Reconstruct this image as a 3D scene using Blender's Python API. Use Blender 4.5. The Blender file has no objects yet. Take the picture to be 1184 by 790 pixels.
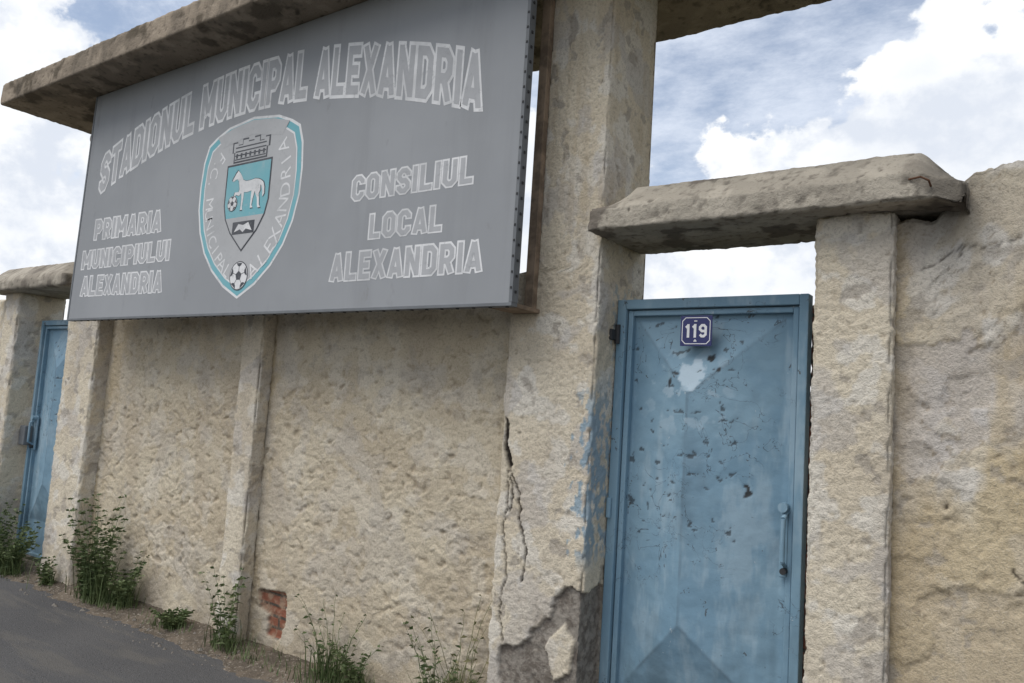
import bpy, math, random
import numpy as np
from mathutils import Vector, Matrix
random.seed(7); RNG=np.random.RandomState(11)
scene=bpy.context.scene
col=bpy.context.collection
# ------------------------------------------------------------ noise
_perm=RNG.permutation(256); _perm=np.concatenate([_perm,_perm,_perm])
_g=RNG.normal(size=(256,3)); _g/=np.linalg.norm(_g,axis=1)[:,None]
def pn(P):
    i=np.floor(P).astype(int); f=P-i; i&=255
    u=f*f*f*(f*(f*6-15)+10)
    res=0
    for dx in (0,1):
        for dy in (0,1):
            for dz in (0,1):
                h=_perm[_perm[_perm[(i[:,0]+dx)&255]+((i[:,1]+dy)&255)]+((i[:,2]+dz)&255)]
                g=_g[h]
                d=g[:,0]*(f[:,0]-dx)+g[:,1]*(f[:,1]-dy)+g[:,2]*(f[:,2]-dz)
                w=(u[:,0] if dx else 1-u[:,0])*(u[:,1] if dy else 1-u[:,1])*(u[:,2] if dz else 1-u[:,2])
                res=res+w*d
    return res*1.5
def fbm(P,s,o=3,off=0.):
    if np.isscalar(s): s=(s,s,s)
    Q=P*np.array(s)+off+100.
    r=0;a=1.;t=0
    for k in range(o):
        r=r+a*pn(Q*(2.03**k)+k*17.3); t+=a; a*=.5
    return r/t
def sstep(a,b,x):
    t=np.clip((x-a)/(b-a),0,1); return t*t*(3-2*t)
# ------------------------------------------------------------ helpers
def empty(name):
    e=bpy.data.objects.new(name,None); col.objects.link(e); e.empty_display_size=.2; return e
def link(name,me,parent=None,mat=None,smooth=False):
    o=bpy.data.objects.new(name,me); col.objects.link(o)
    if mat: me.materials.append(mat)
    if parent: o.parent=parent
    if smooth: me.polygons.foreach_set('use_smooth',[True]*len(me.polygons))
    return o
def mesh(name,V,Fc,parent=None,mat=None,smooth=False,attrs=None):
    me=bpy.data.meshes.new(name)
    me.from_pydata([tuple(v) for v in V] if not isinstance(V,np.ndarray) else V.tolist(),[],Fc if not isinstance(Fc,np.ndarray) else Fc.tolist())
    if attrs:
        for k,a in attrs.items():
            at=me.attributes.new(k,'FLOAT','POINT'); at.data.foreach_set('value',np.asarray(a,dtype=np.float32))
    me.update()
    return link(name,me,parent,mat,smooth)
def rbox(name,x0,x1,y0,y1,z0,z1,res,disp,mat,parent=None,rad=.03,rnd=.012,deform=None,skip=('back',)):
    def ls(a,b): 
        return np.linspace(a,b,max(1,int(round((b-a)/res)))+1)
    xs,ys,zs=ls(x0,x1),ls(y0,y1),ls(z0,z1)
    VV=[];FF=[];n0=0
    def side(A,B,fn,flip):
        nonlocal n0
        a,b=np.meshgrid(A,B,indexing='ij'); P=fn(a.ravel(),b.ravel())
        na,nb=len(A),len(B); idx=np.arange(na*nb).reshape(na,nb)
        q=np.stack([idx[:-1,:-1],idx[1:,:-1],idx[1:,1:],idx[:-1,1:]],-1).reshape(-1,4)
        if flip: q=q[:,::-1]
        VV.append(P); FF.append(q+n0); n0+=len(P)
    c=lambda v,a:np.full_like(a,v)
    if 'front' not in skip: side(xs,zs,lambda a,b:np.stack([a,c(y0,a),b],1),False)
    if 'back' not in skip: side(xs,zs,lambda a,b:np.stack([a,c(y1,a),b],1),True)
    if 'left' not in skip: side(ys,zs,lambda a,b:np.stack([c(x0,a),a,b],1),True)
    if 'right' not in skip: side(ys,zs,lambda a,b:np.stack([c(x1,a),a,b],1),False)
    if 'bottom' not in skip: side(xs,ys,lambda a,b:np.stack([a,b,c(z0,a)],1),True)
    if 'top' not in skip: side(xs,ys,lambda a,b:np.stack([a,b,c(z1,a)],1),False)
    V=np.concatenate(VV); Fc=np.concatenate(FF)
    key=np.round(V*1e4).astype(np.int64)
    _,first,inv=np.unique(key,axis=0,return_index=True,return_inverse=True)
    V=V[first]; Fc=inv.ravel()[Fc]
    lo=np.array([x0,y0,z0]);hi=np.array([x1,y1,z1])
    N=np.clip(1-(hi-V)/rad,0,1)**2-np.clip(1-(V-lo)/rad,0,1)**2
    L=np.linalg.norm(N,axis=1); Nn=N/np.maximum(L,1e-6)[:,None]
    V0=V.copy()
    if deform: V=deform(V)
    d,att=disp(V,V0)
    d=d-rnd*np.clip(L-1,0,1)/.41*(1+1.5*np.clip(fbm(V0,9,2,5.)*2,-.6,1))
    V=V+Nn*d[:,None]
    nb=len(V)
    if 'back' in skip:
        bk=np.array([[x0,y1-.002,z0],[x1,y1-.002,z0],[x1,y1-.002,z1],[x0,y1-.002,z1]])
        if deform: bk=deform(bk)
        V=np.concatenate([V,bk]); 
        Fl=Fc.tolist()+[[nb+3,nb+2,nb+1,nb]]
        att={k:np.concatenate([a,np.zeros(4)]) for k,a in att.items()}
    else: Fl=Fc.tolist()
    return mesh(name,V,Fl,parent,mat,True,att)
def sbox(V,Fc,x0,x1,y0,y1,z0,z1):
    n=len(V)
    V+= [(x0,y0,z0),(x1,y0,z0),(x1,y1,z0),(x0,y1,z0),(x0,y0,z1),(x1,y0,z1),(x1,y1,z1),(x0,y1,z1)]
    Fc+=[(n,n+1,n+5,n+4),(n+1,n+2,n+6,n+5),(n+2,n+3,n+7,n+6),(n+3,n,n+4,n+7),(n+4,n+5,n+6,n+7),(n+3,n+2,n+1,n)]
def boxes(name,lst,parent,mat,bevel=.003,vf=None):
    V=[];Fc=[]
    for b in lst: sbox(V,Fc,*b)
    if vf: V=[vf(*v) for v in V]
    o=mesh(name,V,Fc,parent,mat)
    if bevel:
        m=o.modifiers.new('b','BEVEL'); m.width=bevel; m.segments=2
    return o
def cyl(name,p,q,r,parent,mat,n=14):
    p=Vector(p);q=Vector(q);d=(q-p).normalized(); a=d.orthogonal().normalized(); b=d.cross(a)
    V=[];Fc=[]
    for i in range(n):
        t=2*math.pi*i/n; o=a*math.cos(t)*r+b*math.sin(t)*r
        V.append(p+o);V.append(q+o)
    for i in range(n):
        j=(i+1)%n; Fc.append((2*i,2*j,2*j+1,2*i+1))
    Fc.append([2*i for i in range(n)][::-1]);Fc.append([2*i+1 for i in range(n)])
    return mesh(name,V,Fc,parent,mat)
# ------------------------------------------------------------ materials
class NT:
    def __init__(s,name):
        s.m=bpy.data.materials.new(name); s.m.use_nodes=True; s.t=s.m.node_tree; s.N=s.t.nodes
        s.b=s.N['Principled BSDF']; s.tc=s.N.new('ShaderNodeTexCoord').outputs['Object']
    def l(s,a,b): s.t.links.new(a,b)
    def _in(s,sock,v):
        if hasattr(v,'is_linked') or isinstance(v,bpy.types.NodeSocket): s.l(v,sock)
        else:
            if sock.type=='RGBA' and len(v)==3: v=(*v,1)
            sock.default_value=v
    def noise(s,scale,detail=4,rough=.55,vec=None,mp=None,dist=0.):
        n=s.N.new('ShaderNodeTexNoise'); n.inputs['Scale'].default_value=scale; n.inputs['Detail'].default_value=min(detail,4)
        n.inputs['Roughness'].default_value=rough; n.inputs['Distortion'].default_value=dist
        v=vec or s.tc
        if mp: 
            m=s.N.new('ShaderNodeMapping'); m.inputs['Scale'].default_value=mp[0]; m.inputs['Location'].default_value=mp[1]; s.l(v,m.inputs[0]); v=m.outputs[0]
        s.l(v,n.inputs['Vector']); return n.outputs['Fac']
    def rng(s,v,a,b,c=0.,d=1.):
        n=s.N.new('ShaderNodeMapRange'); n.interpolation_type='SMOOTHSTEP'; s._in(n.inputs[0],v)
        n.inputs[1].default_value=a;n.inputs[2].default_value=b;n.inputs[3].default_value=c;n.inputs[4].default_value=d; return n.outputs[0]
    def math(s,op,a,b=0.,c=None):
        n=s.N.new('ShaderNodeMath'); n.operation=op; s._in(n.inputs[0],a); s._in(n.inputs[1],b)
        if c is not None: s._in(n.inputs[2],c)
        return n.outputs[0]
    def mix(s,f,a,b,mode='MIX'):
        n=s.N.new('ShaderNodeMix'); n.data_type='RGBA'; n.blend_type=mode
        s._in(n.inputs[0],f); s._in(n.inputs[6],a); s._in(n.inputs[7],b); return n.outputs[2]
    def attr(s,name):
        n=s.N.new('ShaderNodeAttribute'); n.attribute_name=name; return n.outputs['Fac']
    def sep(s,v=None):
        n=s.N.new('ShaderNodeSeparateXYZ'); s.l(v or s.tc,n.inputs[0]); return n.outputs
    def bump(s,h,dist,strength=1.,prev=None):
        n=s.N.new('ShaderNodeBump'); n.inputs['Distance'].default_value=dist; n.inputs['Strength'].default_value=strength
        s.l(h,n.inputs['Height']); 
        if prev: s.l(prev,n.inputs['Normal'])
        return n.outputs[0]
    def fin(s,c,rough=.9,normal=None,spec=.2,metal=0.):
        s._in(s.b.inputs['Base Color'],c); s._in(s.b.inputs['Roughness'],rough); s.b.inputs['Specular IOR Level'].default_value=spec
        s.b.inputs['Metallic'].default_value=metal
        if normal: s.l(normal,s.b.inputs['Normal'])
        return s.m
def plain(name,c,rough=.6,var=.15,sc=8,spec=.3,bump=True):
    n=NT(name); d=tuple(x*(1-var) for x in c); k=n.mix(n.rng(n.noise(sc,5),.35,.65),c,d)
    return n.fin(k,rough,n.bump(n.noise(60,3),.001,.5) if bump else None,spec)
# large-scale colour variation is stored per vertex from 3-D noise, fine variation stays in nodes
def tints(V,sd=0.):
    z=V[:,2]; V=V+sd
    return {'t1':sstep(-.28,.28,fbm(V,1.7,4,31.)),'t2':sstep(.05,.13,fbm(V,5.5,5,37.)+.12*fbm(V,1.2,2,3.)),
            't3':sstep(.02,.30,fbm(V,(3.2,3.2,.7),5,41.)),'t4':sstep(.03,.22,fbm(V,(2.7,2.7,.6),5,47.)),'t5':sstep(.10,.18,fbm(V,3.2,5,53.)),
            'chip':sstep(.23,.26,fbm(V,8.,5,71.)),
            'grime':sstep(1.0,.1,z)*sstep(-.2,.2,fbm(V,(4,4,2.4),5,43.))}
def plaster(name,c1,c2,c3,c4,ochre=0.,wear=.5,cav=.5,brick=False,c5=(.50,.47,.45),chip=.7):
    n=NT(name)
    c=n.mix(n.attr('t1'),c1,c2)
    c=n.mix(n.math('MULTIPLY',n.attr('t2'),wear),c,c3)
    c=n.mix(n.math('MULTIPLY',n.attr('t3'),.45),c,c4)
    c=n.mix(n.math('MULTIPLY',n.attr('t5'),.45),c,c5)
    if ochre: c=n.mix(n.math('MULTIPLY',n.attr('t4'),ochre),c,(.54,.42,.235))
    c=n.mix(n.math('MULTIPLY',n.attr('stain'),.6),c,(.44,.33,.18))
    c=n.mix(n.math('MULTIPLY',n.attr('grime'),.5),c,(.33,.28,.22))
    c=n.mix(n.math('MULTIPLY',n.attr('chip'),chip),c,(.40,.355,.30))
    fine=n.noise(85,4,.78)
    c=n.mix(n.math('MULTIPLY',n.rng(fine,.50,.38),.36),c,tuple(x*.5 for x in c4))
    c=n.mix(n.math('MULTIPLY',n.rng(fine,.56,.66),.22),c,(.80,.76,.68))
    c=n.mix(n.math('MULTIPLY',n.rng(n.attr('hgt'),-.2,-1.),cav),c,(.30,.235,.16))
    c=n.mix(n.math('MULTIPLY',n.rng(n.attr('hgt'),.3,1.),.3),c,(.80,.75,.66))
    c=n.mix(n.math('MULTIPLY',n.attr('soot'),.75),c,(.13,.115,.095))
    if name=='pillar_plaster':
        c=n.mix(n.attr('blue'),c,(.24,.36,.45))
        cem=n.mix(n.rng(n.noise(20,4,.7),.4,.6),(.31,.28,.24),(.18,.155,.13))
        c=n.mix(n.attr('peel'),c,cem)
    if brick:
        m=n.N.new('ShaderNodeMapping'); m.inputs['Rotation'].default_value=(math.radians(90),0,0); n.l(n.tc,m.inputs[0])
        bt=n.N.new('ShaderNodeTexBrick'); n.l(m.outputs[0],bt.inputs[0]); bt.inputs['Scale'].default_value=1.
        bt.inputs['Brick Width'].default_value=.23; bt.inputs['Row Height'].default_value=.065; bt.inputs['Mortar Size'].default_value=.009
        bt.inputs['Color1'].default_value=(.32,.13,.08,1); bt.inputs['Color2'].default_value=(.24,.10,.065,1); bt.inputs['Mortar'].default_value=(.10,.085,.07,1)
        bc=n.mix(n.rng(n.noise(18,4),.45,.65),bt.outputs['Color'],(.34,.23,.16))
        c=n.mix(n.attr('brick'),c,bc)
    c=n.mix(n.attr('crack'),c,(.03,.024,.02))
    return n.fin(c,.95,n.bump(fine,.0095,1.),.1)
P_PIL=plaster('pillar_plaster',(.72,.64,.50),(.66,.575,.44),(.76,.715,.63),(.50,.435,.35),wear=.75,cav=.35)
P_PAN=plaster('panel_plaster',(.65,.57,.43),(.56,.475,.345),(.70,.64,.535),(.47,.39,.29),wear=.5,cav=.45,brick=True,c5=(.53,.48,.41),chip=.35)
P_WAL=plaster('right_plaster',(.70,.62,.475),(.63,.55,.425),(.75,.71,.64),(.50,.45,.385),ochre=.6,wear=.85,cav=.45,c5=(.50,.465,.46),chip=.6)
P_BRK=plaster('brick_masonry',(.3,.2,.15),(.3,.2,.15),(.3,.2,.15),(.2,.15,.1),brick=True)
def concrete(name,c1,c2,dark):
    n=NT(name)
    c=n.mix(n.attr('t1'),c1,c2)
    c=n.mix(n.attr('t5'),c,dark)
    c=n.mix(n.math('MULTIPLY',n.attr('t2'),.5),c,tuple(x*1.35 for x in c1))
    fine=n.noise(60,4,.78)
    c=n.mix(n.math('MULTIPLY',n.rng(fine,.54,.70),.5),c,tuple(x*.4 for x in c2))
    c=n.mix(n.math('MULTIPLY',n.rng(n.attr('hgt'),-.1,-1.),.6),c,tuple(x*.45 for x in dark))
    c=n.mix(n.math('MULTIPLY',n.attr('soot'),.8),c,(.085,.075,.062))
    return n.fin(c,.95,n.bump(fine,.009,1.),.1)
CONC=concrete('canopy_concrete',(.41,.37,.305),(.32,.285,.235),(.20,.175,.145))
CONC2=concrete('roof_concrete',(.32,.265,.205),(.24,.20,.155),(.145,.12,.09))
# ------------------------------------------------------------ displacement fields
def seg(px,pz,pts):
    d=np.full(px.shape,9.)
    for (a,b),(c,e) in zip(pts[:-1],pts[1:]):
        vx,vz=c-a,e-b; t=np.clip(((px-a)*vx+(pz-b)*vz)/(vx*vx+vz*vz),0,1)
        d=np.minimum(d,np.hypot(px-a-t*vx,pz-b-t*vz))
    return d
def inpoly(px,pz,poly):
    ins=np.zeros(px.shape,bool); n=len(poly)
    for i in range(n):
        x1,z1=poly[i];x2,z2=poly[(i+1)%n]
        if z1==z2: continue
        c=((z1>pz)!=(z2>pz))&(px<(x2-x1)*(pz-z1)/(z2-z1)+x1); ins^=c
    d=seg(px,pz,list(poly)+[poly[0]])
    return np.where(ins,d,-d)
def d_pil(amp=1.,extra=None):
    def f(V,V0):
        a=fbm(V0,36,3); b=fbm(V0,6,2,3.); c=np.abs(fbm(V0,58,2,8.))
        p=np.clip(fbm(V0,26,2,12.)-.28,0,1)
        h=(a*.0055+b*.0035+c*.006-p*.014)*amp
        att={'hgt':np.clip((a*.8+(c-.25)*.7)*1.6-p*3,-1,1)}; att.update(tints(V0))
        h=h-att['chip']*.003
        if extra: h,att=extra(V0,h,att)
        return h,att
    return f
def d_pan(extra=None):
    def f(V,V0):
        W=V0+np.stack([fbm(V0,11,2,1.),fbm(V0,11,2,2.),fbm(V0,11,2,3.)],1)*.035
        a=fbm(W,(20,20,26),3,4.); q=np.abs(fbm(V0,(40,40,48),2,9.)); b=fbm(V0,3.5,2,7.)
        p=np.clip(fbm(W,(15,15,23),2,14.)-.06,0,1)
        g=.80+.35*sstep(-.25,.3,fbm(V0,2.2,2,21.))
        h=(a*.009+q*.007-p*.020)*g+b*.008
        att={'hgt':np.clip((a*1.4+(q-.22)*1.-p*2.2+.12)*g,-1,1)}; att.update(tints(V0,2.3))
        if extra: h,att=extra(V0,h,att)
        return h,att
    return f
def d_con(amp=1.,soot=None):
    def f(V,V0):
        a=fbm(V0,26,4,2.); b=fbm(V0,4,2,6.); c=fbm(V0,40,2,1.)
        h=(a*.0065+b*.002-np.clip(c-.28,0,1)*.018)*amp
        att={'hgt':np.clip(a*2-np.clip(c-.25,0,1)*3,-1,1)}; att.update(tints(V0,1.))
        if soot: att['soot']=soot(V0)
        return h,att
    return f
def ex_main(V,h,att):
    x,z=V[:,0],V[:,2]; front=V[:,1]<.02
    wx=x+fbm(V,22,3)*.02; wz=z+fbm(V,22,3,5.)*.02
    d1=seg(wx,wz,[(-2.215,1.62),(-2.2,1.5),(-2.165,1.40)]); d2=seg(wx,wz,[(-2.165,1.40),(-2.11,1.28),(-2.09,1.15),(-2.05,1.01),(-2.06,.88)])
    d2=np.minimum(d2,seg(wx,wz,[(-2.16,1.35),(-2.14,1.26),(-2.155,1.2)]))
    d3=seg(wx,wz,[(-2.2,1.62),(-2.17,1.27),(-2.185,1.1),(-2.15,.9),(-2.18,.75),(-2.15,.59)])
    cr=np.maximum.reduce([1-sstep(.006,.016,d1),1.*(1-sstep(.002,.007,d2)),.85*(1-sstep(.001,.006,d3))])
    cr=np.where(front,cr,0)
    pd=inpoly(wx,wz,[(-2.16,.58),(-2.06,.60),(-2.0,.66),(-1.93,.72),(-1.86,.84),(-1.80,.90),(-1.66,.90),(-1.66,.15),(-2.16,.15)])
    pd=pd+fbm(V,10,3,4.)*.05
    isl=inpoly(wx,wz,[(-1.92,.62),(-1.82,.74),(-1.76,.66),(-1.79,.52),(-1.86,.47)])
    pe=sstep(-.002,.006,pd)*(1-sstep(-.002,.006,isl)); pe=np.where(V[:,1]<.2,pe,0)
    h=h-pe*.018-cr*.018
    n=fbm(V,(26,26,14),4,2.)
    bl=sstep(.08,.15,n+.24-np.abs(x+1.735)*4.6-np.clip(V[:,1]-.04,0,1)*1.5)*sstep(.95,1.1,z)*(1-sstep(1.65,1.9,z))*.8
    b2=sstep(.1,.2,n)*(V[:,1]>.14)*(x>-1.8)*(z<2.3)*.5
    att.update(crack=cr,peel=pe,blue=np.clip(np.maximum(bl,b2),0,1)); att['hgt']=np.where(pe>.3,0,att['hgt'])
    att['stain']=sstep(0.,.25,fbm(V,(12,12,1.2),3,60.))*(z>2.4)*.35
    return h,att
def ex_panel(V,h,att):
    x,z=V[:,0],V[:,2]
    wx=x+fbm(V,16,3)*.03; wz=z+fbm(V,16,3,5.)*.03
    pd=inpoly(wx,wz,[(-4.10,.47),(-3.86,.48),(-3.82,.38),(-3.86,.20),(-3.99,.20),(-4.0,.33),(-4.1,.36)])
    br=sstep(-.003,.006,pd)
    sm=sstep(.42,.30,z+fbm(V,5,2)*.15)
    h=h*(1-.45*sm)-br*.02
    n=fbm(V,(9,9,2),4,60.)
    st=np.maximum.reduce([np.exp(-np.abs(x-a)/w) for a,w in ((-4.17,.06),(-6.2,.12),(-4.39,.03),(-2.25,.05))])*sstep(-.25,.2,n)
    att.update(brick=br,stain=st); att['hgt']=np.where(br>.3,0,att['hgt']*(1-.4*sm))
    return h,att
def ex_wall(V,h,att):
    f=fbm(V,(2.6,2.6,2.6),5,1.3); fl=sstep(.10,.12,f)
    g=sstep(.16,.175,fbm(V,(5,5,5),5,6.3)); k=sstep(.2,.22,fbm(V,(9,9,9),4,16.3))
    h=h*.9*(1-.45*fl)-fl*.006-g*.006-k*.004
    x,z=V[:,0],V[:,2]; wx=x+fbm(V,22,3)*.02; wz=z+fbm(V,22,3,5.)*.02
    cr=1-sstep(.001,.006,seg(wx,wz,[(.15,1.1),(.0,1.2),(-.06,1.15),(-.14,1.25)]))
    cr=np.maximum(cr,.8*(1-sstep(.001,.005,seg(wx,wz,[(-.42,2.3),(-.36,2.32),(-.2,2.27),(-.05,2.3),(.1,2.22)]))))
    for hx,hz in ((-.33,1.42),(-.41,1.05),(-.30,2.28)): cr=np.maximum(cr,1-sstep(.004,.012,np.hypot(wx-hx,wz-hz)))
    n=fbm(V,(9,9,1.5),4,60.)
    st=np.exp(-np.clip(x+.50,0,9)/.07)*sstep(-.3,.1,n)+np.exp(-((x+.05+.05*fbm(V,(1,1,3),2))/.09)**2)*sstep(-.2,.2,n)*sstep(1.2,1.6,z)*.9
    so=np.exp(-((x+.33)/.13)**2)*sstep(2.22,2.48,z+.10*fbm(V,10,4,2.))
    att.update(crack=cr*.8,stain=np.clip(st,0,1),soot=so*.8); att['t5']=np.maximum(att['t5']*.6,fl)
    att['hgt']=att['hgt']*.75-((fl>.05)&(fl<.9))*.9-((g>.05)&(g<.9))*.9-((k>.05)&(k<.9))*.6
    return h-cr*.008,att
# ------------------------------------------------------------ boundary wall
WALL=empty('boundary_wall')
rbox('panel_wall',-6.30,-2.12,.12,.36,0,2.32,.008,d_pan(ex_panel),P_PAN,WALL,skip=('back','left','right','bottom'))
rbox('pilaster',-4.385,-4.172,.02,.13,0,2.33,.0085,d_pil(1.1),P_PIL,WALL,rnd=.016,skip=('back','bottom'))
def narrow(V):
    V=V.copy(); k=1-.30*sstep(2.335,2.365,V[:,2]); V[:,0]=-1.735-(-1.735-V[:,0])*k; return V
rbox('pillar',-2.23,-1.735,0,.47,0,3.905,.0075,d_pil(1.2,ex_main),P_PIL,WALL,skip=('back','bottom','top'),rnd=.012,deform=narrow)
rbox('pillar_far',-6.70,-6.215,0,.47,0,3.905,.011,d_pil(1.2),P_PIL,WALL,skip=('back','bottom','top'))
rbox('door_column',-.785,-.505,0,.40,0,2.50,.0075,d_pil(1.2),P_PIL,WALL,skip=('back','bottom'),rnd=.012)
rbox('door_column_far',-7.94,-7.66,0,.40,0,2.47,.012,d_pil(1.15),P_PIL,WALL,skip=('back','bottom'))
def top_prof(V):
    V=V.copy(); x=V[:,0]; prof=2.46+.17*sstep(-.40,-.24,x)+.07*sstep(-.2,0.,x)+.06*fbm(V*np.array([1,0,0]),8,4)
    V[:,2]=V[:,2]*np.where(V[:,2]>2.0,1+(prof/2.5-1)*(V[:,2]-2.0)/.5,1); return V
rbox('side_wall',-.60,2.6,.055,.32,0,2.5,.009,d_pil(1.2,ex_wall),P_WAL,WALL,skip=('back','bottom','left'),deform=top_prof,rnd=.025)
rbox('side_wall_far',-14.,-7.93,.055,.32,0,2.42,.03,d_pil(1.1),P_WAL,WALL,skip=('back','bottom'))
def cap(y0,y1,z0,z1,xa,xb,rise,inset):
    def f(V):
        V=V.copy(); t=np.clip((V[:,2]-z0)/(z1-z0),0,1)
        s=np.minimum((V[:,1]-y0)/(y1-y0),1-(V[:,1]-y0)/(y1-y0))*2
        e=np.clip(np.minimum(V[:,0]-xa,xb-V[:,0])/inset,0,1)
        V[:,2]+=rise*np.clip(s*1.8,0,1)*e*t
        V[:,2]+=.005*fbm(V*np.array([1,0,0]),2.5,2)
        return V
    return f
def cap_r(V):
    V=cap(-.13,.41,2.49,2.59,-1.735,-.27,.12,.16)(V)
    e=sstep(-.42,-.27,V[:,0]); V[:,2]-=e*.035*(V[:,2]>2.5); V[:,2]+=e*.04*fbm(V,14,3); V[:,1]+=e*.03*(V[:,1]<0); return V
rbox('door_canopy',-1.735,-.27,-.13,.41,2.49,2.59,.009,d_con(1.1,lambda V:sstep(-.50,-.30,V[:,0]+.15*fbm(V,9,4))*.8),CONC,WALL,skip=(),deform=cap_r,rnd=.005,rad=.016)
rbox('door_canopy_far',-8.15,-6.58,-.13,.41,2.455,2.560,.02,d_con(.8),CONC,WALL,skip=(),deform=cap(-.13,.41,2.455,2.560,-8.15,-6.58,.13,.16),rnd=.008)
ROOF=empty('entrance_roof_slab')
rbox('slab',-7.1,.6,-.55,.95,3.90,4.07,.018,d_con(1.2,lambda V:sstep(.0,.25,fbm(V,(6,6,2),4,9.))*.45*(V[:,1]<-.4)),CONC2,ROOF,skip=(),deform=cap(-.55,.95,3.9,4.07,-7.1,.6,.16,.3),rnd=.003,rad=.02)
rbox('brick_jamb',-.86,-.78,.26,.42,0,2.2,.012,lambda V,V0:(fbm(V,20,3)*.012,{'brick':np.clip(1-0*V[:,0],0,1)}),P_BRK,WALL,skip=('bottom',))
RS=plain('rust',(.12,.06,.035),.9)
for p,q in (((-.44,-.13,2.565),(-.40,-.155,2.562)),((-.40,-.155,2.562),(-.375,-.15,2.548)),((-.375,-.15,2.548),(-.372,-.12,2.535))): cyl('bent_rebar',p,q,.0035,WALL,RS)
# ------------------------------------------------------------ sign
SIGN=empty('stadium_sign'); YS=-.25
def sign_mat():
    n=NT('sign_grey'); c=n.mix(n.rng(n.noise(.9,5,.6),.35,.65),(.315,.325,.338),(.28,.29,.302))
    c=n.mix(n.math('MULTIPLY',n.rng(n.noise(1.5,5,.7,mp=((3,1,.3),(0,0,4))),.5,.7),.4),c,(.245,.252,.26))
    c=n.mix(n.math('MULTIPLY',n.rng(n.noise(7,5,.7,mp=((1,1,.5),(0,0,4))),.60,.72),.45),c,(.22,.22,.22))
    return n.fin(c,.75,n.bump(n.noise(2.5,3),.01,.35),.15)
SG=sign_mat()
def faded(name,c,to,amt):
    n=NT(name); k=n.mix(n.math('MULTIPLY',n.rng(n.noise(2.2,4,.7),.42,.66),amt),c,to)
    k=n.mix(n.math('MULTIPLY',n.rng(n.noise(26,4,.75),.56,.66),amt),k,to); return n.fin(k,.75,None,.15)
FRM=plain('sign_frame_grey',(.16,.17,.18),.6); DARK=plain('dark_steel',(.04,.04,.042),.6); RUST=plain('weathered_steel',(.30,.225,.16),.85,.45,14)
ART_W=faded('faded_white',(.72,.72,.72),(.42,.425,.43),.6); ART_T=faded('faded_teal',(.18,.42,.47),(.35,.45,.47),.35); ART_K=faded('faded_black',(.08,.085,.095),(.2,.2,.21),.35); ART_G=faded('faded_light_grey',(.44,.445,.45),(.36,.365,.37),.5); ART_L=faded('letter_grey',(.42,.425,.435),(.33,.335,.345),.6)
tilt=lambda x,y,z:(x+(.055*(z-2.15)/1.75 if x<-6.1 else 0),y,z)
boxes('sheet',[(-6.17,-2.055,YS,YS+.03,2.155,3.895)],SIGN,SG,.002,tilt)
boxes('rim',[(-6.185,-2.04,YS-.004,YS+.045,2.14,2.157),(-6.187,-6.168,YS-.004,YS+.045,2.157,3.895),(-2.057,-2.038,YS-.004,YS+.045,2.157,3.895)],SIGN,FRM,.002,tilt)
riv=[]
for i in range(24):
    z=2.2+i*.073; riv.append((-2.037,-2.033,YS+.012,YS+.024,z,z+.012)); riv.append((-2.052,-2.043,YS-.007,YS-.003,z+.02,z+.03))
for i in range(42):
    x=-6.1+i*.098; riv.append((x,x+.012,YS+.01,YS+.022,2.135,2.141))
boxes('rivets',riv,SIGN,DARK,0)
boxes('carrier',[(x,x+.04,-.205,.0,z,z+.04) for x in (-6.1,-5.0,-3.6,-2.6) for z in (2.25,3.0,3.75)]+[(-6.15,-2.3,-.03,.01,z,z+.05) for z in (2.26,3.01,3.76)],SIGN,RUST)
boxes('side_post',[(-2.118,-2.07,-.04,.0,2.16,3.9),(-2.118,-2.108,.0,.10,2.37,3.9),(-2.20,-2.05,-.2,.0,2.14,2.16)],SIGN,RUST)
def S(x,z):
    k=2.85/2.9; return x*k,1.65+(z-1.65)*k
L1,LS=.0008,.0007
def lay(i): return YS-L1-LS*i
def poly(name,pts,mat,y,parent=SIGN,conv=True):
    V=[]
    for x,z in pts:
        if conv: x,z=S(x,z)
        V.append((x,y,z))
    a=sum(V[i][0]*V[(i+1)%len(V)][2]-V[(i+1)%len(V)][0]*V[i][2] for i in range(len(V)))
    f=list(range(len(V)))
    if a<0: f=f[::-1]
    return mesh(name,V,[f],parent,mat)
Wd=.62;l,r,b,t,m,c=.1,.52,.1,.9,.5,.13
PB=[(l,t),(r-c,t),(r,t-c),(r,m+c-.07),(r-c,m-.07),(l,m-.07)]
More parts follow.
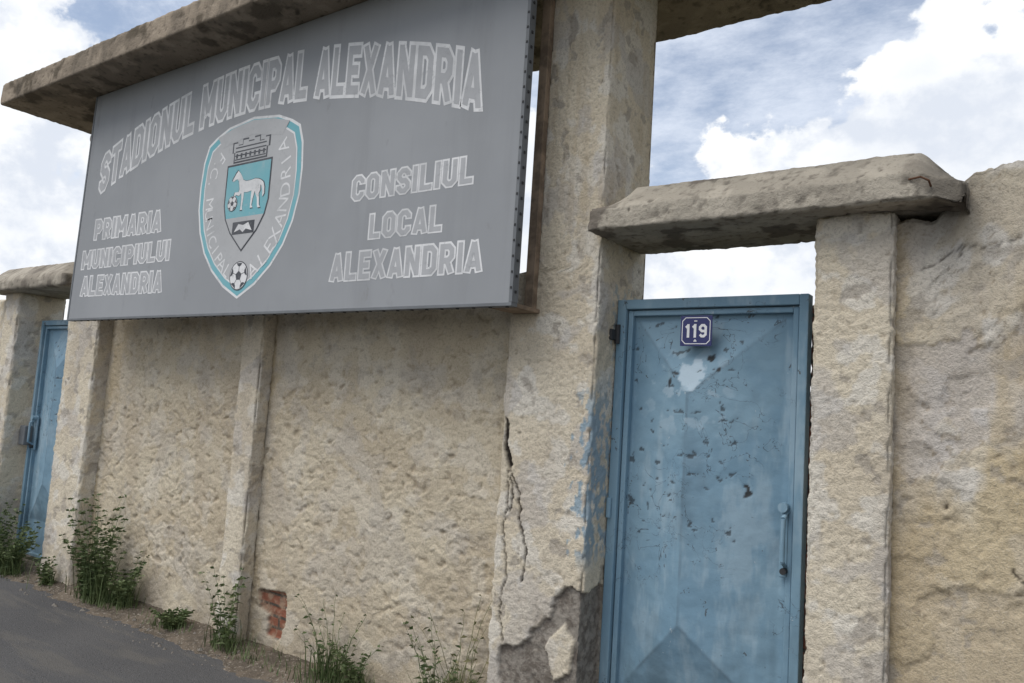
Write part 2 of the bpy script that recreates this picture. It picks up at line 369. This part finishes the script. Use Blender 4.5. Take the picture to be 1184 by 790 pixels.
G={'S':(Wd,[[(r,.68),(r,t-c),(r-c,t),(l+c,t),(l,t-c),(l,m+c),(l+c,m),(r-c,m),(r,m-c),(r,b+c),(r-c,b),(l+c,b),(l,b+c),(l,.32)]]),
'T':(Wd,[[(0,t),(Wd,t)],[(.31,0),(.31,t)]]),
'A':(.66,[[(.09,0),(.33,.97)],[(.57,0),(.33,.97)],[(.17,.26),(.49,.26)]]),
'D':(Wd,[[(l,b),(r-c,b),(r,b+c),(r,t-c),(r-c,t),(l,t)],[(l,0),(l,1)]]),
'I':(.2,[[(.1,0),(.1,1)]]),
'1':(.34,[[(.24,0),(.24,1)],[(.24,.9),(.06,.74)]]),
'9':(Wd,[[(r,m-.02),(l+c,m-.02),(l,m+c-.02),(l,t-c),(l+c,t),(r-c,t),(r,t-c),(r,b+c),(r-c,b),(l+c,b),(l,b+c)]]),
'O':(Wd,[[(l+c,b),(r-c,b),(r,b+c),(r,t-c),(r-c,t),(l+c,t),(l,t-c),(l,b+c),(l+c,b)]]),
'N':(.64,[[(l,0),(l,1)],[(.54,0),(.54,1)],[(l,.93),(.54,.07)]]),
'U':(Wd,[[(l,1),(l,b+c),(l+c,b),(r-c,b),(r,b+c),(r,1)]]),
'L':(.56,[[(l,0),(l,1)],[(l,b),(.56,b)]]),
'M':(.82,[[(l,0),(l,1)],[(.72,0),(.72,1)],[(l,.92),(.41,.3)],[(.72,.92),(.41,.3)]]),
'C':(Wd,[[(r,.66),(r,t-c),(r-c,t),(l+c,t),(l,t-c),(l,b+c),(l+c,b),(r-c,b),(r,b+c),(r,.34)]]),
'P':(Wd,[[(l,0),(l,1)],PB]),
'E':(.56,[[(l,0),(l,1)],[(l,t),(.56,t)],[(l,m),(.5,m)],[(l,b),(.56,b)]]),
'X':(.64,[[(.09,0),(.55,1)],[(.09,1),(.55,0)]]),
'R':(.64,[[(l,0),(l,1)],PB,[(.33,.43),(.53,0)]])}
def word(name,txt,x0,x1,zf,h,gap=.11,o=.05,layers=None,parent=SIGN,conv=True,base=.115):
    tot=sum(G[ch][0] for ch in txt)+gap*(len(txt)-1); k=(x1-x0)/tot
    layers=layers or ((ART_W,base+o,o,lay(0)),(ART_L,base-o*.4,-o*.4,lay(1)))
    for li,(mat,hw,ex,yy) in enumerate(layers):
        V=[];Fc=[]; cx=0
        for ch in txt:
            w,st=G[ch]; kk=0
            for line in st:
                closed=line[0]==line[-1]
                for i in range(len(line)-1):
                    (ax,az),(bx,bz)=line[i],line[i+1]; dx,dz=bx-ax,bz-az; L=math.hypot(dx,dz); dx/=L;dz/=L
                    e0=hw*.41 if (i>0 or closed) else ex; e1=hw*.41 if (i<len(line)-2 or closed) else ex
                    P=[(ax-dx*e0-dz*hw,az-dz*e0+dx*hw),(bx+dx*e1-dz*hw,bz+dz*e1+dx*hw),(bx+dx*e1+dz*hw,bz+dz*e1-dx*hw),(ax-dx*e0+dz*hw,az-dz*e0-dx*hw)]
                    n=len(V)
                    for px,pz in P:
                        pz=min(max(pz,-ex),1+ex)
                        X=x0+(cx+px)*k; Z=zf(X)+pz*h
                        if conv: X,Z=S(X,Z)
                        V.append((X,yy-kk*.00004,Z))
                    Fc.append((n,n+1,n+2,n+3)); kk+=1
            cx+=w+gap
        mesh(name+('_outline' if li==0 else '_fill'),V,Fc,parent,mat)
arc=lambda x:3.465-.335*((x+4.17)/1.83)**2
word('stadionul','STADIONUL',-6.03,-4.84,arc,.30)
word('municipal','MUNICIPAL',-4.76,-3.68,arc,.30)
word('alexandria','ALEXANDRIA',-3.60,-2.34,arc,.30)
word('primaria','PRIMARIA',-6.02,-5.11,lambda x:2.765-.012*(x+6),.155,.14)
word('municipiului','MUNICIPIULUI',-6.16,-4.97,lambda x:2.545,.14,.14)
word('alexandria_a','ALEXANDRIA',-6.13,-5.02,lambda x:2.335-.01*(x+6),.15,.14)
word('consiliul','CONSILIUL',-3.21,-2.36,lambda x:2.765,.14,.14)
word('local','LOCAL',-3.05,-2.54,lambda x:2.54,.135,.14)
word('alexandria_b','ALEXANDRIA',-3.33,-2.27,lambda x:2.32,.155,.14)
cx0=-4.165
half=[(0,3.415),(.12,3.40),(.25,3.385),(.38,3.335),(.46,3.29),(.50,3.18),(.515,3.02),(.51,2.86),(.47,2.70),(.40,2.56),(.30,2.44),(.16,2.33),(0,2.25)]
def shield(s,dz=0,ctr=2.86):
    pts=[(cx0+x*s,ctr+(z-ctr)*s+dz) for x,z in half]; return pts+[(cx0-x*s,ctr+(z-ctr)*s+dz) for x,z in half[-2:0:-1]]
poly('shield_white',shield(1.),ART_W,lay(0)); poly('shield_teal',shield(.97),ART_T,lay(1)); poly('shield_white_inner',shield(.90),ART_W,lay(2)); poly('shield_field',shield(.88),ART_G,lay(3))
poly('shield_top_gap',[(cx0-.36,3.33),(cx0-.2,3.37),(cx0,3.392),(cx0+.2,3.37),(cx0+.36,3.33),(cx0+.3,3.25),(cx0,3.30),(cx0-.3,3.25)],ART_G,lay(4))
inn=[(-.215,3.11),(.215,3.11),(.215,2.86),(.19,2.77),(.13,2.68),(0,2.56),(-.13,2.68),(-.19,2.77),(-.215,2.86)]
poly('inner_rim',[(cx0+x*1.06,2.85+(z-2.85)*1.05) for x,z in inn],ART_K,lay(4))
poly('inner_blue',[(cx0+x,z) for x,z in inn],ART_T,lay(5))
poly('inner_lower',[(cx0+x,z) for x,z in [(-.19,2.77),(.19,2.77),(.13,2.68),(0,2.56),(-.13,2.68)]],ART_G,lay(6))
poly('inner_white_band',[(cx0-.11,2.74),(cx0+.11,2.74),(cx0+.11,2.66),(cx0-.11,2.66)],ART_K,lay(7))
poly('hands',[(cx0-.09,2.675),(cx0-.05,2.725),(cx0,2.715),(cx0+.05,2.73),(cx0+.09,2.675),(cx0+.03,2.69),(cx0,2.67),(cx0-.03,2.69)],ART_W,lay(8))
tw=[(-.17,3.13),(.17,3.13),(.17,3.20),(.19,3.20),(.19,3.27),(.14,3.27),(.14,3.25),(.09,3.25),(.09,3.285),(.03,3.285),(.03,3.265),(-.03,3.265),(-.03,3.285),(-.09,3.285),(-.09,3.25),(-.14,3.25),(-.14,3.27),(-.19,3.27),(-.19,3.20),(-.17,3.20)]
poly('tower_crown',[(cx0+x,z) for x,z in tw],ART_K,lay(4))
poly('tower_face',[(cx0+x*.93,3.205+(z-3.205)*.86) for x,z in tw],ART_G,lay(5))
tl=[]
for i in range(4):
    tl.append((-.155,.155,3.148+i*.026,3.156+i*.026))
for i in range(-3,4): tl.append((i*.045-.009,i*.045+.009,3.16,3.19))
V=[];Fc=[]
for j,(a,bb,z0,z1) in enumerate(tl):
    n=len(V)
    for px,pz in ((a,z0),(bb,z0),(bb,z1),(a,z1)):
        X,Z=S(cx0+px,pz); V.append((X,lay(6)-.00003*j,Z))
    Fc.append((n,n+1,n+2,n+3))
mesh('tower_lines',V,Fc,SIGN,ART_K)
horse=[(.02,.80),(.06,.86),(.10,.93),(.14,.97),(.15,1.0),(.18,.97),(.22,.93),(.28,.84),(.33,.74),(.42,.70),(.55,.70),(.68,.72),(.78,.70),(.86,.66),(.93,.60),(.97,.48),(.98,.32),(.93,.24),(.92,.40),(.88,.52),(.85,.55),
(.86,.42),(.82,.34),(.84,.24),(.86,.06),(.90,.0),(.82,.0),(.80,.08),(.78,.24),(.73,.34),(.70,.42),(.66,.24),(.64,.08),(.68,.02),(.60,.02),(.60,.10),(.60,.28),(.60,.44),(.48,.42),(.38,.43),(.38,.28),(.36,.08),(.38,.0),(.31,.0),(.32,.10),(.32,.28),(.30,.42),
(.24,.36),(.14,.40),(.10,.28),(.05,.24),(.04,.29),(.08,.34),(.10,.46),(.22,.46),(.24,.52),(.22,.62),(.20,.72),(.16,.78),(.10,.78),(.05,.74),(.0,.75)]
poly('horse_outline',[(cx0-.155+x*.34,2.815+z*.262) for x,z in [((px-.5)*1.05+.5,(pz-.45)*1.05+.45) for px,pz in horse]],ART_K,lay(6)-.0003)
poly('horse',[(cx0-.155+x*.34,2.815+z*.262) for x,z in horse],ART_W,lay(7))
def ball(x,z,R,i):
    cir=lambda rr,n=28:[(x+math.cos(2*math.pi*i/n)*rr,z+math.sin(2*math.pi*i/n)*rr) for i in range(n)]
    poly('ball_edge',cir(R),ART_K,lay(i)); poly('ball_white',cir(R*.93),ART_W,lay(i+1))
    poly('ball_patch',[(x+math.cos(math.pi/2+2*math.pi*k/5)*R*.34,z+math.sin(math.pi/2+2*math.pi*k/5)*R*.34) for k in range(5)],ART_K,lay(i+2))
    for k in range(5):
        a=math.pi/2+2*math.pi*k/5
        poly('ball_patch',[(x+math.cos(a+d)*R*q,z+math.sin(a+d)*R*q) for d,q in ((-.34,.92),(.34,.92),(.24,.72),(0,.62),(-.24,.72))],ART_K,lay(i+2))
        poly('ball_seam',[(x+math.cos(a+d)*R*q,z+math.sin(a+d)*R*q) for d,q in ((-.05,.33),(.05,.33),(.03,.64),(-.03,.64))],ART_K,lay(i+2)-.0002)
ball(-4.165,2.395,.092,4); ball(-4.30,2.865,.05,8)
def glyph(ch,x,z,size,ang,mat,y,parent,conv=True,off=0.):
    cu=bpy.data.curves.new('g','FONT'); cu.body=ch; cu.size=size; cu.align_x='CENTER'; cu.offset=off
    ob=bpy.data.objects.new('g',cu); col.objects.link(ob); bpy.context.view_layer.update()
    me=bpy.data.meshes.new_from_object(ob.evaluated_get(bpy.context.evaluated_depsgraph_get())); bpy.data.objects.remove(ob)
    if conv: x,z=S(x,z)
    me.transform(Matrix.Translation((x,y,z))@Matrix.Rotation(ang,4,'Y')@Matrix.Rotation(math.pi/2,4,'X'))
    return link('letter_'+ch.lower().replace('.','dot'),me,parent,mat)
def along(path,txt,size,flip=False):
    L=[0]
    for p,q in zip(path[:-1],path[1:]): L.append(L[-1]+math.hypot(q[0]-p[0],q[1]-p[1]))
    n=len(txt)
    for i,ch in enumerate(txt):
        if ch==' ': continue
        s=L[-1]*(i+.5)/n
        for j in range(len(L)-1):
            if L[j+1]>=s: break
        f=(s-L[j])/(L[j+1]-L[j]); x=path[j][0]+(path[j+1][0]-path[j][0])*f; z=path[j][1]+(path[j+1][1]-path[j][1])*f
        a=math.atan2(path[j+1][1]-path[j][1],path[j+1][0]-path[j][0])
        glyph(ch,x,z,size,-a,ART_W,lay(4),SIGN,off=0.)
along([(cx0-.30,3.24),(cx0-.40,3.14),(cx0-.43,2.98),(cx0-.42,2.80),(cx0-.36,2.63),(cx0-.24,2.47),(cx0-.12,2.38)],'F.C. MUNICIPAL',.115)
along([(cx0+.12,2.36),(cx0+.25,2.46),(cx0+.345,2.58),(cx0+.40,2.73),(cx0+.42,2.90),(cx0+.40,3.10),(cx0+.34,3.24)],'ALEXANDRIA',.13)
# ------------------------------------------------------------ doors
def door_mat():
    n=NT('blue_door_paint')
    c=n.mix(n.rng(n.noise(2.2,5,.65),.38,.62),(.165,.275,.36),(.205,.32,.40))
    c=n.mix(n.math('MULTIPLY',n.rng(n.noise(3.2,5,.7,mp=((2,1,.6),(3,0,2))),.50,.64),.65),c,(.29,.39,.455))
    c=n.mix(n.math('MULTIPLY',n.rng(n.noise(2.0,5,.72,mp=((1,1,.5),(7,0,9))),.54,.68),.5),c,(.105,.165,.21))
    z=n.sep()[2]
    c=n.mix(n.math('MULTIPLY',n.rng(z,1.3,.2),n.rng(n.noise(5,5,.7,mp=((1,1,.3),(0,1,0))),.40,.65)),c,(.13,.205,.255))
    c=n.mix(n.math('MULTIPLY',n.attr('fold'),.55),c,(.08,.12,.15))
    chip=n.rng(n.noise(9,4,.8,mp=((1,1,1.2),(5,1,3)),dist=.6),.655,.67)
    c=n.mix(n.math('MULTIPLY',chip,.8),c,(.07,.075,.075))
    scuff=n.rng(n.noise(11,4,.8,mp=((1,1,.8),(2,6,8)),dist=.8),.67,.69)
    c=n.mix(n.math('MULTIPLY',scuff,.6),c,(.45,.50,.53))
    ck=n.math('ABSOLUTE',n.math('SUBTRACT',n.noise(6,5,.6,mp=((1,1,1),(8,2,2)),dist=.8),.5))
    gate=n.rng(n.noise(2.4,3),.46,.56)
    c=n.mix(n.math('MULTIPLY',n.rng(ck,.006,.001),n.math('MULTIPLY',gate,.8)),c,(.05,.06,.07))
    c=n.mix(n.attr('pale'),c,(.40,.50,.57)); c=n.mix(n.attr('hole'),c,(.035,.038,.04))
    return n.fin(c,.65,n.bump(n.noise(30,3,.6),.0025,.8),.3)
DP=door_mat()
def door(name,mir):
    D=empty(name); X=lambda x: x if not mir else -(x)-8.45
    def bx(nm,lst,mat,bv=.004):
        L=[]
        for x0,x1,*q in lst:
            a,bb=sorted((X(x0),X(x1))); L.append((a,bb,*q))
        return boxes(nm,L,D,mat,bv)
    bx('frame',[(-1.73,-1.685,.185,.25,.14,2.225),(-.888,-.850,.185,.25,.14,2.225),(-1.685,-.888,.185,.25,2.18,2.225)],DP)
    nx,nz=130,330; xs=np.linspace(-1.675,-.895,nx); zs=np.linspace(.17,2.168,nz)
    a,bb=np.meshgrid(xs,zs,indexing='ij'); a=a.ravel(); bb=bb.ravel()
    xa=-1.34; xl,xr,zb,zt=-1.64,-.95,.46,2.13
    D4=np.stack([(a-xl)/(xa-xl),(xr-a)/(xr-xa),(bb-zb)/.34,(zt-bb)/.34],1); so=np.sort(D4,1); d=np.clip(so[:,0],0,1)
    P=np.stack([a,0*a,bb],1); y=.236-.105*d+.005*fbm(P,5,2)+.003*fbm(P,14,2,4.)
    fold=np.exp(-((so[:,1]-so[:,0])/.03)**2)*(d>0)*(d<1.)*np.clip(.8+2*fbm(P,6,3,2.),0,1)
    wx=a+fbm(P,25,3)*.03; wz=bb+fbm(P,25,3,6.)*.03
    pale=sstep(-.004,.004,inpoly(wx,wz,[(-1.40,1.90),(-1.30,1.95),(-1.27,1.88),(-1.31,1.80),(-1.38,1.83)])+.02*fbm(P,30,3,5.))
    pale=np.maximum(pale,.6*sstep(.16,.20,fbm(P,13,4,3.))*np.exp(-((a+1.35)**2+(bb-1.8)**2)/.04))
    hole=np.maximum.reduce([1-sstep(.014,.020,np.hypot(wx+1.08,(wz-1.39)*.8)),1-sstep(.012,.018,np.hypot(wx+1.25,wz-1.95)),1-sstep(.01,.016,np.hypot(wx+1.41,wz-1.88))*1.,
        1-sstep(.006,.012,np.hypot(wx+1.44,(wz-1.83)*.5)),1-sstep(.006,.011,np.hypot(wx+1.22,(wz-1.9)*.6))])
    if mir: pale=pale*0; hole=hole*0
    hole=np.maximum(hole,sstep(.31,.34,fbm(P,(18,18,26),4,1.))*.75*(bb>1.15)*(a<-1.12))
    y=y+hole*.003
    V=np.stack([X(a),y,bb],1); idx=np.arange(nx*nz).reshape(nx,nz)
    q=np.stack([idx[:-1,:-1],idx[1:,:-1],idx[1:,1:],idx[:-1,1:]],-1).reshape(-1,4)
    if mir: q=q[:,::-1]
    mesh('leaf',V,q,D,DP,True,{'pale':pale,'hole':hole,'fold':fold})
    bx('leaf_edge',[(-1.68,-1.655,.205,.245,.16,2.175),(-.917,-.893,.205,.245,.16,2.175),(-1.655,-.917,.205,.245,2.15,2.175),(-1.655,-.917,.205,.245,.16,.185)],DP)
    bx('lock_plate',[(-.945,-.905,.205,.222,1.06,1.36)],DP,.006)
    cyl('handle',(X(-.918),.16,1.13),(X(-.918),.16,1.30),.009,D,DP)
    cyl('handle_foot',(X(-.918),.16,1.13),(X(-.918),.215,1.10),.008,D,DP); cyl('handle_foot',(X(-.918),.16,1.30),(X(-.918),.215,1.335),.010,D,DP)
    cyl('lock_knob',(X(-.925),.165,1.345),(X(-.925),.215,1.345),.020,D,DP)
    cyl('lock_eye',(X(-.92),.175,1.09),(X(-.92),.215,1.09),.013,D,DARK)
    for z in (2.06,1.25,.4):
        cyl('hinge',(X(-1.718),.175,z-.045),(X(-1.718),.175,z+.045),.012,D,DARK if z>2 else DP)
    if mir: bx('lock_box',[(-.90,-.80,.13,.2,1.10,1.27)],FRM,.006)
    else: bx('strike',[(-1.76,-1.72,.12,.19,2.03,2.08)],DARK,.004)
    return D
door('metal_door',False); door('metal_door',True)
PLT=empty('house_number_plate')
NB=plain('enamel_blue',(.03,.035,.14),.3,.1,8,.4,bump=False); NW=plain('enamel_white',(.8,.8,.8),.35,.05,bump=False)
yp=.135
def octo(x0,x1,z0,z1,c,y):
    return [(x0+c,y,z0),(x1-c,y,z0),(x1,y,z0+c),(x1,y,z1-c),(x1-c,y,z1),(x0+c,y,z1),(x0,y,z1-c),(x0,y,z0+c)]
boxes('plate',[(-1.385,-1.24,yp,yp+.004,2.0,2.135)],PLT,NB,.001)
boxes('screw',[(-1.32,-1.31,yp+.003,.21,2.12,2.126)],PLT,DARK,0)
o1=octo(-1.378,-1.247,2.008,2.127,.016,yp-.001); o2=octo(-1.3745,-1.2505,2.0115,2.1235,.0145,yp-.001)
mesh('border',o1+o2,[(i,(i+1)%8,8+(i+1)%8,8+i) for i in range(8)],PLT,NW)
word('number','119',-1.363,-1.262,lambda x:2.037,.060,.18,layers=((NW,.095,0,yp-.0012),),parent=PLT,conv=False)
boxes('small_mark',[(-1.322,-1.308,yp-.0015,yp-.001,2.108,2.113),(-1.322,-1.308,yp-.0015,yp-.001,2.019,2.024),(-1.318,-1.312,yp-.0017,yp-.001,2.024,2.029)],PLT,NW,0)
# ------------------------------------------------------------ ground
def road_mat():
    n=NT('asphalt'); c=n.mix(n.rng(n.noise(.7,5),.35,.65),(.085,.084,.086),(.11,.108,.108))
    f=n.noise(140,3,.7)
    c=n.mix(n.math('MULTIPLY',n.rng(f,.5,.7),.7),c,(.20,.195,.19)); c=n.mix(n.rng(n.noise(90,2,mp=((1,1,1),(3,3,3))),.6,.7),c,(.035,.035,.035))
    c=n.mix(n.math('MULTIPLY',n.rng(n.noise(2,5,.7,mp=((.4,2,1),(3,3,3))),.50,.64),.55),c,(.15,.14,.125))
    return n.fin(c,.9,n.bump(f,.009,1.),.2)
def soil_mat():
    n=NT('soil'); f=n.noise(45,4,.75); c=n.mix(n.rng(n.noise(6,5,.7),.4,.6),(.16,.13,.10),(.10,.083,.065)); c=n.mix(n.rng(f,.55,.64),c,(.30,.265,.22))
    return n.fin(c,.95,n.bump(f,.012,1.),.1)
def ground_mat():
    n=NT('dry_grass_ground'); c=n.mix(n.rng(n.noise(.4,5,.7),.4,.6),(.07,.08,.035),(.12,.10,.06)); return n.fin(c,.95,n.bump(n.noise(12,5,.7),.05,1.),.1)
SM=soil_mat()
mesh('ground',[(-2500,-2500,.085),(2500,-2500,.085),(2500,2500,.085),(-2500,2500,.085)],[(0,1,2,3)],None,ground_mat())
mesh('road',[(-400,-9,.10),(400,-9,.10),(400,-.05,.10),(-400,-.05,.10)],[(0,1,2,3)],None,road_mat())
def soilstrip():
    xs=np.arange(-11,1.5,.022); ys=np.linspace(-.40,.16,26); a,bb=np.meshgrid(xs,ys,indexing='ij'); a=a.ravel();bb=bb.ravel()
    P=np.stack([a,bb,0*a],1); z=.084+.058*sstep(-.30,.08,bb+.2*fbm(P,(2.5,0,0),5))+.014*fbm(P,12,4)+.012*np.clip(fbm(P,35,2,3.),0,1)
    idx=np.arange(len(xs)*len(ys)).reshape(len(xs),len(ys)); q=np.stack([idx[:-1,:-1],idx[1:,:-1],idx[1:,1:],idx[:-1,1:]],-1).reshape(-1,4)
    mesh('soil_verge',np.stack([a,bb,z],1),q,None,SM,True)
soilstrip()
R=random.Random(9); V=[];Fc=[]
for i in range(800):
    x=R.uniform(-9,-1.9); y=-.36+R.random()**.6*.40; s=R.uniform(.003,.009) if R.random()<.93 else R.uniform(.012,.02); z=.10+max(0,(y+.2))*.12
    n=len(V); V+= [Vector((x+s*math.cos(a)*R.uniform(.7,1.2),y+s*math.sin(a)*R.uniform(.7,1.2),z)) for a in (0,1.3,2.5,3.8,5.)]+[Vector((x+R.uniform(-.3,.3)*s,y,z+s*.9))]
    Fc+=[(n+k,n+(k+1)%5,n+5) for k in range(5)]
mesh('pebbles',V,Fc,None,plain('pebble',(.20,.18,.155),.9,.4,20))
# ------------------------------------------------------------ weeds
def leaf_mat(nm,a,b):
    n=NT(nm); c=n.mix(n.rng(n.noise(14,3),.35,.65),a,b); return n.fin(c,.6,None,.3)
G1=leaf_mat('weed_green',(.06,.09,.03),(.12,.15,.06)); G2=leaf_mat('weed_straw',(.20,.18,.09),(.10,.12,.05))
def weed(x,y,z,h,w,nst,leafy,mat,seed,name='weed_plant',blades=0):
    R=random.Random(seed); V=[];Fc=[]
    def leaf(p,d,L,wd):
        d=d.normalized(); s=d.cross(Vector((R.uniform(-1,1),R.uniform(-1,1),.3)))
        if s.length<1e-3: return
        s.normalize(); n=len(V); V.extend([p,p+d*L*.45+s*wd,p+d*L+Vector((0,0,-L*.25)),p+d*L*.45-s*wd]); Fc.append((n,n+1,n+2,n+3))
    for i in range(nst):
        a=R.uniform(0,6.28); rr=w*.35*R.random(); p=Vector((x+math.cos(a)*rr,y+math.sin(a)*rr*.5,z-.02)); hh=h*R.uniform(.45,1.)
        lean=Vector((math.cos(a)*w*R.uniform(.2,.9),math.sin(a)*w*.4-.03,0)); N=9; prev=None
        for k in range(N+1):
            t=k/N; q=p+lean*t*t+Vector((R.uniform(-.006,.006),R.uniform(-.006,.006),hh*t)); wd=.0035*(1-.7*t)
            n=len(V); V.extend([q+Vector((-wd,0,0)),q+Vector((wd,0,0)),q+Vector((0,wd,0))])
            if prev is not None:
                for u in range(3):
                    v=(u+1)%3; Fc.append((prev+u,prev+v,n+v,n+u))
            prev=n
            if k>0:
                for _ in range(leafy):
                    b=R.uniform(0,6.28); leaf(q,Vector((math.cos(b),math.sin(b),R.uniform(.1,.9))),R.uniform(.03,.075)*(1.15-.6*t),R.uniform(.004,.011))
    for i in range(blades):
        a=R.uniform(0,6.28); p=Vector((x+R.gauss(0,w*.35),y+R.gauss(0,.04),z-.01)); hh=h*R.uniform(.2,.55); dv=Vector((math.cos(a),math.sin(a),0))*hh*R.uniform(.1,.6); s=Vector((-math.sin(a),math.cos(a),0))*R.uniform(.0015,.004)
        n=len(V); V.extend([p-s,p+s,p+dv*.35+Vector((0,0,hh*.6))+s*.8,p+dv*.35+Vector((0,0,hh*.6))-s*.8,p+dv+Vector((0,0,hh))]); Fc.append((n,n+1,n+2,n+3)); Fc.append((n+3,n+2,n+4))
    mesh(name,V,Fc,None,mat)
Z=.13
weed(-7.40,-.14,.1,.62,.50,50,5,G1,1,blades=320); weed(-7.0,-.12,.1,.50,.36,36,5,G1,21,blades=240)
weed(-5.72,-.06,Z,.76,.32,46,5,G1,2,blades=220); weed(-5.45,.0,Z,.40,.24,20,5,G1,22,blades=140)
weed(-6.38,-.08,.12,.24,.12,9,4,G1,3,blades=30); weed(-4.75,-.02,Z,.15,.22,16,4,G1,4,blades=110)
weed(-4.18,-.05,Z,.50,.18,9,4,G1,5,blades=50); weed(-3.28,0,Z,.54,.26,12,1,G1,6,blades=110); weed(-3.1,.02,Z,.3,.2,8,3,G1,26,blades=70)
weed(-2.42,.02,Z,.66,.30,13,1,G2,7,blades=80); weed(-2.5,.0,Z,.48,.25,12,2,G1,27,blades=90)
R=random.Random(5); V=[];Fc=[]
for i in range(3800):
    x=R.uniform(-10,-1.9); 
    if math.sin(x*3.1)+math.sin(x*7.7+1)<R.uniform(-.8,1.6): continue
    y=R.uniform(-.14,.08); z=.12; a=R.uniform(0,6.28); hh=R.uniform(.02,.11); s=Vector((-math.sin(a),math.cos(a),0))*.003; p=Vector((x,y,z)); dv=Vector((math.cos(a),math.sin(a),0))*hh*.5
    n=len(V); V.extend([p-s,p+s,p+dv+Vector((0,0,hh))]); Fc.append((n,n+1,n+2))
mesh('verge_grass',V,Fc,None,G1)
# ------------------------------------------------------------ camera
th=math.radians(5.34); ph=math.radians(3.7); yw=math.radians(35.4)
Fw=Vector((-math.sin(yw)*math.cos(th),math.cos(yw)*math.cos(th),math.sin(th)))
r0=Vector((math.cos(yw),math.sin(yw),0)); u0=r0.cross(Fw)
Rr=math.cos(ph)*r0+math.sin(ph)*u0; Uu=math.cos(ph)*u0-math.sin(ph)*r0
cd=bpy.data.cameras.new('camera'); cam=bpy.data.objects.new('camera',cd); col.objects.link(cam)
Mx=Matrix((Rr,Uu,-Fw)).transposed().to_4x4(); Mx.translation=Vector((0,-3.1,1.65)); cam.matrix_world=Mx
cd.sensor_width=36; cd.lens=900/1184*36; cd.clip_end=6000; cd.clip_start=.05; scene.camera=cam
# ------------------------------------------------------------ light
el=math.radians(56); az=math.radians(208)
sd=Vector((math.sin(az)*math.cos(el),math.cos(az)*math.cos(el),math.sin(el)))
sl=bpy.data.lights.new('sun','SUN'); sl.energy=2.4; sl.angle=math.radians(42); sl.color=(1,.965,.91)
so=bpy.data.objects.new('sun',sl); col.objects.link(so); so.rotation_euler=sd.to_track_quat('Z','Y').to_euler()
w=bpy.data.worlds.new('World'); scene.world=w; w.use_nodes=True; nt=w.node_tree; N=nt.nodes; bg=N['Background']
try:
    w.cycles.sampling_method='MANUAL'; w.cycles.sample_map_resolution=256
except Exception: pass
sky=N.new('ShaderNodeTexSky'); sky.sky_type='NISHITA'; sky.sun_disc=False; sky.sun_elevation=el; sky.sun_rotation=az
tc=N.new('ShaderNodeTexCoord'); lk=nt.links.new
def wnoise(sc,loc,detail,rough,mscale=(1,1,1.6)):
    mp=N.new('ShaderNodeMapping'); mp.inputs['Scale'].default_value=mscale; mp.inputs['Location'].default_value=loc; lk(tc.outputs['Generated'],mp.inputs[0])
    n=N.new('ShaderNodeTexNoise'); n.inputs['Scale'].default_value=sc; n.inputs['Detail'].default_value=detail; n.inputs['Roughness'].default_value=rough; lk(mp.outputs[0],n.inputs['Vector']); return n.outputs['Fac']
def wm(op,a,b):
    n=N.new('ShaderNodeMath'); n.operation=op
    for i,v in enumerate((a,b)):
        if isinstance(v,(int,float)): n.inputs[i].default_value=v
        else: lk(v,n.inputs[i])
    return n.outputs[0]
def wr(v,a,b,c=0,d=1):
    n=N.new('ShaderNodeMapRange'); n.interpolation_type='SMOOTHSTEP'; lk(v,n.inputs[0]); n.inputs[1].default_value=a;n.inputs[2].default_value=b;n.inputs[3].default_value=c;n.inputs[4].default_value=d; return n.outputs[0]
def lobe(azd,eld,cosw,amp):
    a,e=math.radians(azd),math.radians(eld); n=N.new('ShaderNodeVectorMath'); n.operation='DOT_PRODUCT'; lk(tc.outputs['Generated'],n.inputs[0]); n.inputs[1].default_value=(math.sin(a)*math.cos(e),math.cos(a)*math.cos(e),math.sin(e))
    return wr(n.outputs['Value'],math.cos(math.radians(cosw)),1,0,amp)
sp=N.new('ShaderNodeSeparateXYZ'); lk(tc.outputs['Generated'],sp.inputs[0])
bias=wr(sp.outputs[2],.29,.41,.16,-.05)
bias=wm('ADD',bias,lobe(-2,21,14,.20)); bias=wm('ADD',bias,lobe(-20,28,12,-.08)); bias=wm('ADD',bias,lobe(-70,22,20,.05))
puff=wnoise(11,(.3,.2,.1),6,.58,(1,1,1.2))
dens=wm('ADD',wm('ADD',wnoise(3.6,(.3,.2,.1),4,.55),wm('MULTIPLY',wm('SUBTRACT',puff,.5),.46)),bias)
cum=wr(dens,.54,.575)
wisp=wr(wnoise(3.2,(5,2,1),7,.68,(1,2.0,3.)),.34,.66,.25,.9)
def wmix(f,a,b):
    n=N.new('ShaderNodeMix'); n.data_type='RGBA'; lk(f,n.inputs[0])
    for i,v in ((6,a),(7,b)):
        if isinstance(v,tuple): n.inputs[i].default_value=(*v,1)
        else: lk(v,n.inputs[i])
    return n.outputs[2]
core=wr(dens,.62,.85,1,.5)
shade=wm('MULTIPLY',wr(puff,.36,.56),core)
cc=wmix(shade,(5.7,6.1,6.8),(8.0,8.1,8.2))
k=wmix(wisp,sky.outputs[0],(6.0,6.5,7.4)); k=wmix(cum,k,cc)
lk(k,bg.inputs['Color']); bg.inputs['Strength'].default_value=.135
scene.view_settings.view_transform='Standard'; scene.view_settings.look='None'; scene.view_settings.exposure=0
